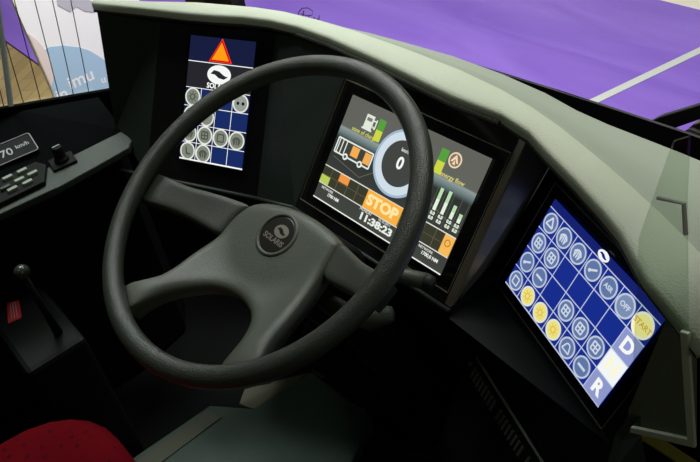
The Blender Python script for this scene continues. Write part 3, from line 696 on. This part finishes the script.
kn = build('rotary_knob', add_lathe(nb(), [(.0135, 0), (.0135, .006), (.0105, .010), (.0100, .028), (.0085, .031), (.0001, .031)], Matrix.Translation((kx, ky, -.098)), 20), M_black, sc_, smooth=False, bevel=.0008)
bm = nb(); add_box(bm, (kx, ky, -.066), (.003, .014, .0015)); build('pointer', bm, M_btn, kn)
# speed plate on the wall
t = empty('speed_plate', (-.69, -.34, -.085), 'black plate reading 70 km/h with a pale border on the side console', 'sign')
SP = frame((-.6935, -.3400, -.0735), (.10, 1, 0), (-.9261, 0, .3773))
def srect(hx, hy, rad, z): return rr_ring(0, 0, hx, hy, z, rad, 4)
bm = nb(); add_loft(bm, [srect(.062, .024, .005, -.0), srect(.062, .024, .005, .002)]); bm.transform(SP); build('plate', bm, M_sign, t)
bm = nb(); add_tube(bm, srect(.060, .0225, .005, .0025), .0010, 6, closed=True); add_text(bm, '70', .008, -.002, .024, .0022, bold=.0002, align='CENTER'); add_text(bm, 'km/h', .039, .002, .0125, .0022, bold=.0002)
bm.transform(SP); build('border_and_lettering', bm, M_signw, t)

# lever with ball knob, red tag
t = empty('hand_lever', (-.44, -.43, -.66), 'short hand lever with a dark ball knob left of the driver seat', 'lever')
build('rod', add_tube(nb(), [(-.449, -.430, -.299), (-.440, -.432, -.24), (-.424, -.435, -.14)], [.008, .006, .005], 12), M_black, t, smooth=True)
bm = nb(); bmesh.ops.create_uvsphere(bm, u_segments=24, v_segments=14, radius=.0125, matrix=Matrix.Translation((-.42, -.435, -.128))); build('ball_knob', bm, mat('dark_ball_knob', (.03, .036, .03), .25), t, smooth=True)
bm = nb(); add_box(bm, (-.5, -.455, -.49), (.20, .11, .38)); tag(build('lever_box', bm, M_black, bevel=.01), 'black box beside the driver seat that the red tag lies on', 'box')
t = empty('warning_tag', (-.58, -.465, -.30), 'red cloth tag with pale lines left of the driver seat', 'tag')
bm = nb(); add_prism(bm, [(-.598, -.468, -.302), (-.588, -.448, -.302), (-.540, -.462, -.304), (-.545, -.486, -.304)], (0, 0, .004)); build('cloth', bm, M_red, t)
bm = nb()
for k in (.3, .5, .7):
    a = V((-.598, -.468, -.297)).lerp(V((-.588, -.448, -.297)), k); b = V((-.545, -.486, -.299)).lerp(V((-.540, -.462, -.299)), k); add_tube(bm, [a.lerp(b, .1), a.lerp(b, .9)], .0007, 5)
build('printed_lines', bm, M_signw, t)

# ---------------------------------------------------------------- driver seat
t = empty('driver_seat', (-.06, -.70, -.66), 'red patterned driver seat cushion at the bottom left edge', 'seat')
def cushion(cx, cy, hx, hy, z0, z1, rad=.09):
    bm = nb(); rings = []
    for s, z in ((.90, z0), (.98, z0+.012), (1, (z0+z1)/2), (.985, z1-.020), (.94, z1-.006), (.84, z1), (.5, z1-.004), (.05, z1-.006)):
        rings.append(rr_ring(cx, cy, hx*s, hy*s, z, rad*s, 6))
    return add_loft(bm, rings)
build('seat_cushion', cushion(-.055, -.715, .262, .262, -.42, -.300, .13), M_seat, t, smooth=True)
bm = cushion(0, 0, .23, .33, -.06, .06, .08); bm.transform(Matrix.Translation((-.055, -1.03, .06)) @ Matrix.Rotation(math.radians(82), 4, 'X')); build('backrest', bm, M_seat, t, smooth=True)
bm = nb(); add_loft(bm, [rr_ring(-.055, -.73, .2, .19, -.42), rr_ring(-.055, -.73, .13, .13, -.50), rr_ring(-.055, -.73, .17, .17, -.655)]); build('base', bm, M_black, t)

# floor plate, pedals, step edge
t = empty('floor_mat', (-.2, -.25, -.66), 'dark teal foot plate on the cab floor under the wheel with an olive edge strip', 'foot plate')
bm = nb(); add_prism(bm, [(-.285, -.046, -.624), (-.10, -.034, -.624), (-.05, -.15, -.624), (-.05, -.46, -.624), (-.385, -.46, -.624), (-.375, -.25, -.624), (-.30, -.19, -.624)], (0, 0, -.034)); build('plate', bm, M_teal, t, bevel=.003)
bm = nb(); add_prism(bm, [(-.287, -.046, -.626), (-.30, -.19, -.626), (-.345, -.20, -.640), (-.372, -.168, -.645), (-.30, -.04, -.642)], (0, 0, -.012)); build('edge_strip', bm, M_tan, t, bevel=.002)
bm = nb(); add_prism(bm, [(-.365, -.26, -.625), (-.33, -.25, -.625), (-.33, -.45, -.625), (-.37, -.45, -.625)], (0, 0, .004)); build('edge_strip', bm, mat('dark_olive_edge', (.075, .085, .055), .6), t)
build('metal_clip', add_tube(nb(), [(-.284, -.043, -.622), (-.252, -.038, -.622)], .0035, 8), M_metal, t)
build('metal_clip', add_tube(nb(), [(-.157, -.041, -.622), (-.135, -.039, -.622), (-.122, -.034, -.622)], [.0025, .004, .006], 8), M_metal, t)
for i, (x_, y_, nm, lb) in enumerate(((-.18, .075, 'pedal', 'right hand black foot pedal with an added glint pin beneath the stalk lever'), (-.31, .02, 'pedal', 'left hand black foot pedal behind the foot plate'))):
    t = empty(nm, (x_, y_, -.66), lb, 'pedal', None)
    F = Matrix.Translation((x_, y_, -.55)) @ Matrix.Rotation(math.radians(48), 4, 'X')
    bm = nb(); add_loft(bm, [rr_ring(0, 0, .035, .055, 0, .012), rr_ring(0, 0, .035, .055, .012, .012)]); bm.transform(F); pd = build('pedal_pad', bm, M_panel, t, bevel=.002)
    bm = nb()
    for k in range(6): add_box(bm, (0, -.04+k*.016, .0135), (.05, .005, .003))
    bm.transform(F); build('grip_ribs', bm, M_black, pd)
    build('pedal_arm', add_tube(nb(), [(x_, y_+.01, -.56), (x_, y_+.05, -.60), (x_, y_+.05, -.66)], .009, 8), M_black, t)
    if i == 0:
        bm = nb(); add_tube(bm, [(x_-.03, y_, -.515), (x_-.015, y_+.004, -.512)], .004, 8); build('glint_pin', bm, M_metal, t)  # small steel pin added to stand for a bright glint
tag(build('step_edge', add_prism(nb(), [(.20, .300, -.659), (1.0, .310, -.659), (1.0, .328, -.659), (.20, .327, -.659)], (0, 0, .004)), M_yellow), 'yellow warning strip on the floor beyond the right end of the dash', 'step edge')

# ---------------------------------------------------------------- light: hall lamps, added fill lights and dim hall surroundings
wd = bpy.data.worlds.new('hall'); scn.world = wd; wd.use_nodes = True
bg = wd.node_tree.nodes['Background']; bg.inputs[0].default_value = (.80, .92, .80, 1); bg.inputs[1].default_value = .025
def area(name, loc, target, sx, sy, e, col):
    l = bpy.data.lights.new(name, 'AREA'); l.shape = 'RECTANGLE'; l.size = sx; l.size_y = sy; l.energy = e; l.color = col
    o = bpy.data.objects.new(name, l); COL.objects.link(o); o.location = loc
    o.rotation_euler = (V(target)-V(loc)).to_track_quat('-Z', 'Y').to_euler(); return o
area('hall_lamp_front', (-1.0, 2.1, 4.5), (-.8, 1.9, -1.5), 3.6, .8, 245, (1, .98, .92))
area('hall_lamp_left', (-3.1, .7, 4.4), (-3.4, 1.1, -1.5), 1.2, 1.6, 210, (.95, 1, .95))
area('board_fill_light', (-1.5, 1.0, 1.4), (-2.5, .5, -.7), .8, .8, 62, (.95, 1, .97))  # added fill that whitens the display board, no fixture of the hall
area('dash_top_fill_light', (.40, 1.0, 2.5), (.15, .12, .1), 1.3, .3, 36, (1, .99, .84))  # added fill close to the windscreen, brightens the padded dash top
area('door_side_lamp', (1.9, -.5, 1.1), (-.1, -.2, 0), .5, .25, 1.5, (.90, 1, .82))
area('rim_highlight_fill', (-.30, -.95, 1.12), (-.05, -.2, 0), .25, .08, .9, (.92, 1, .80))  # unseen fill added for highlights on the wheel rim

scn.view_settings.view_transform = 'Standard'; scn.view_settings.look = 'None'; scn.view_settings.exposure = 0; scn.view_settings.gamma = 1
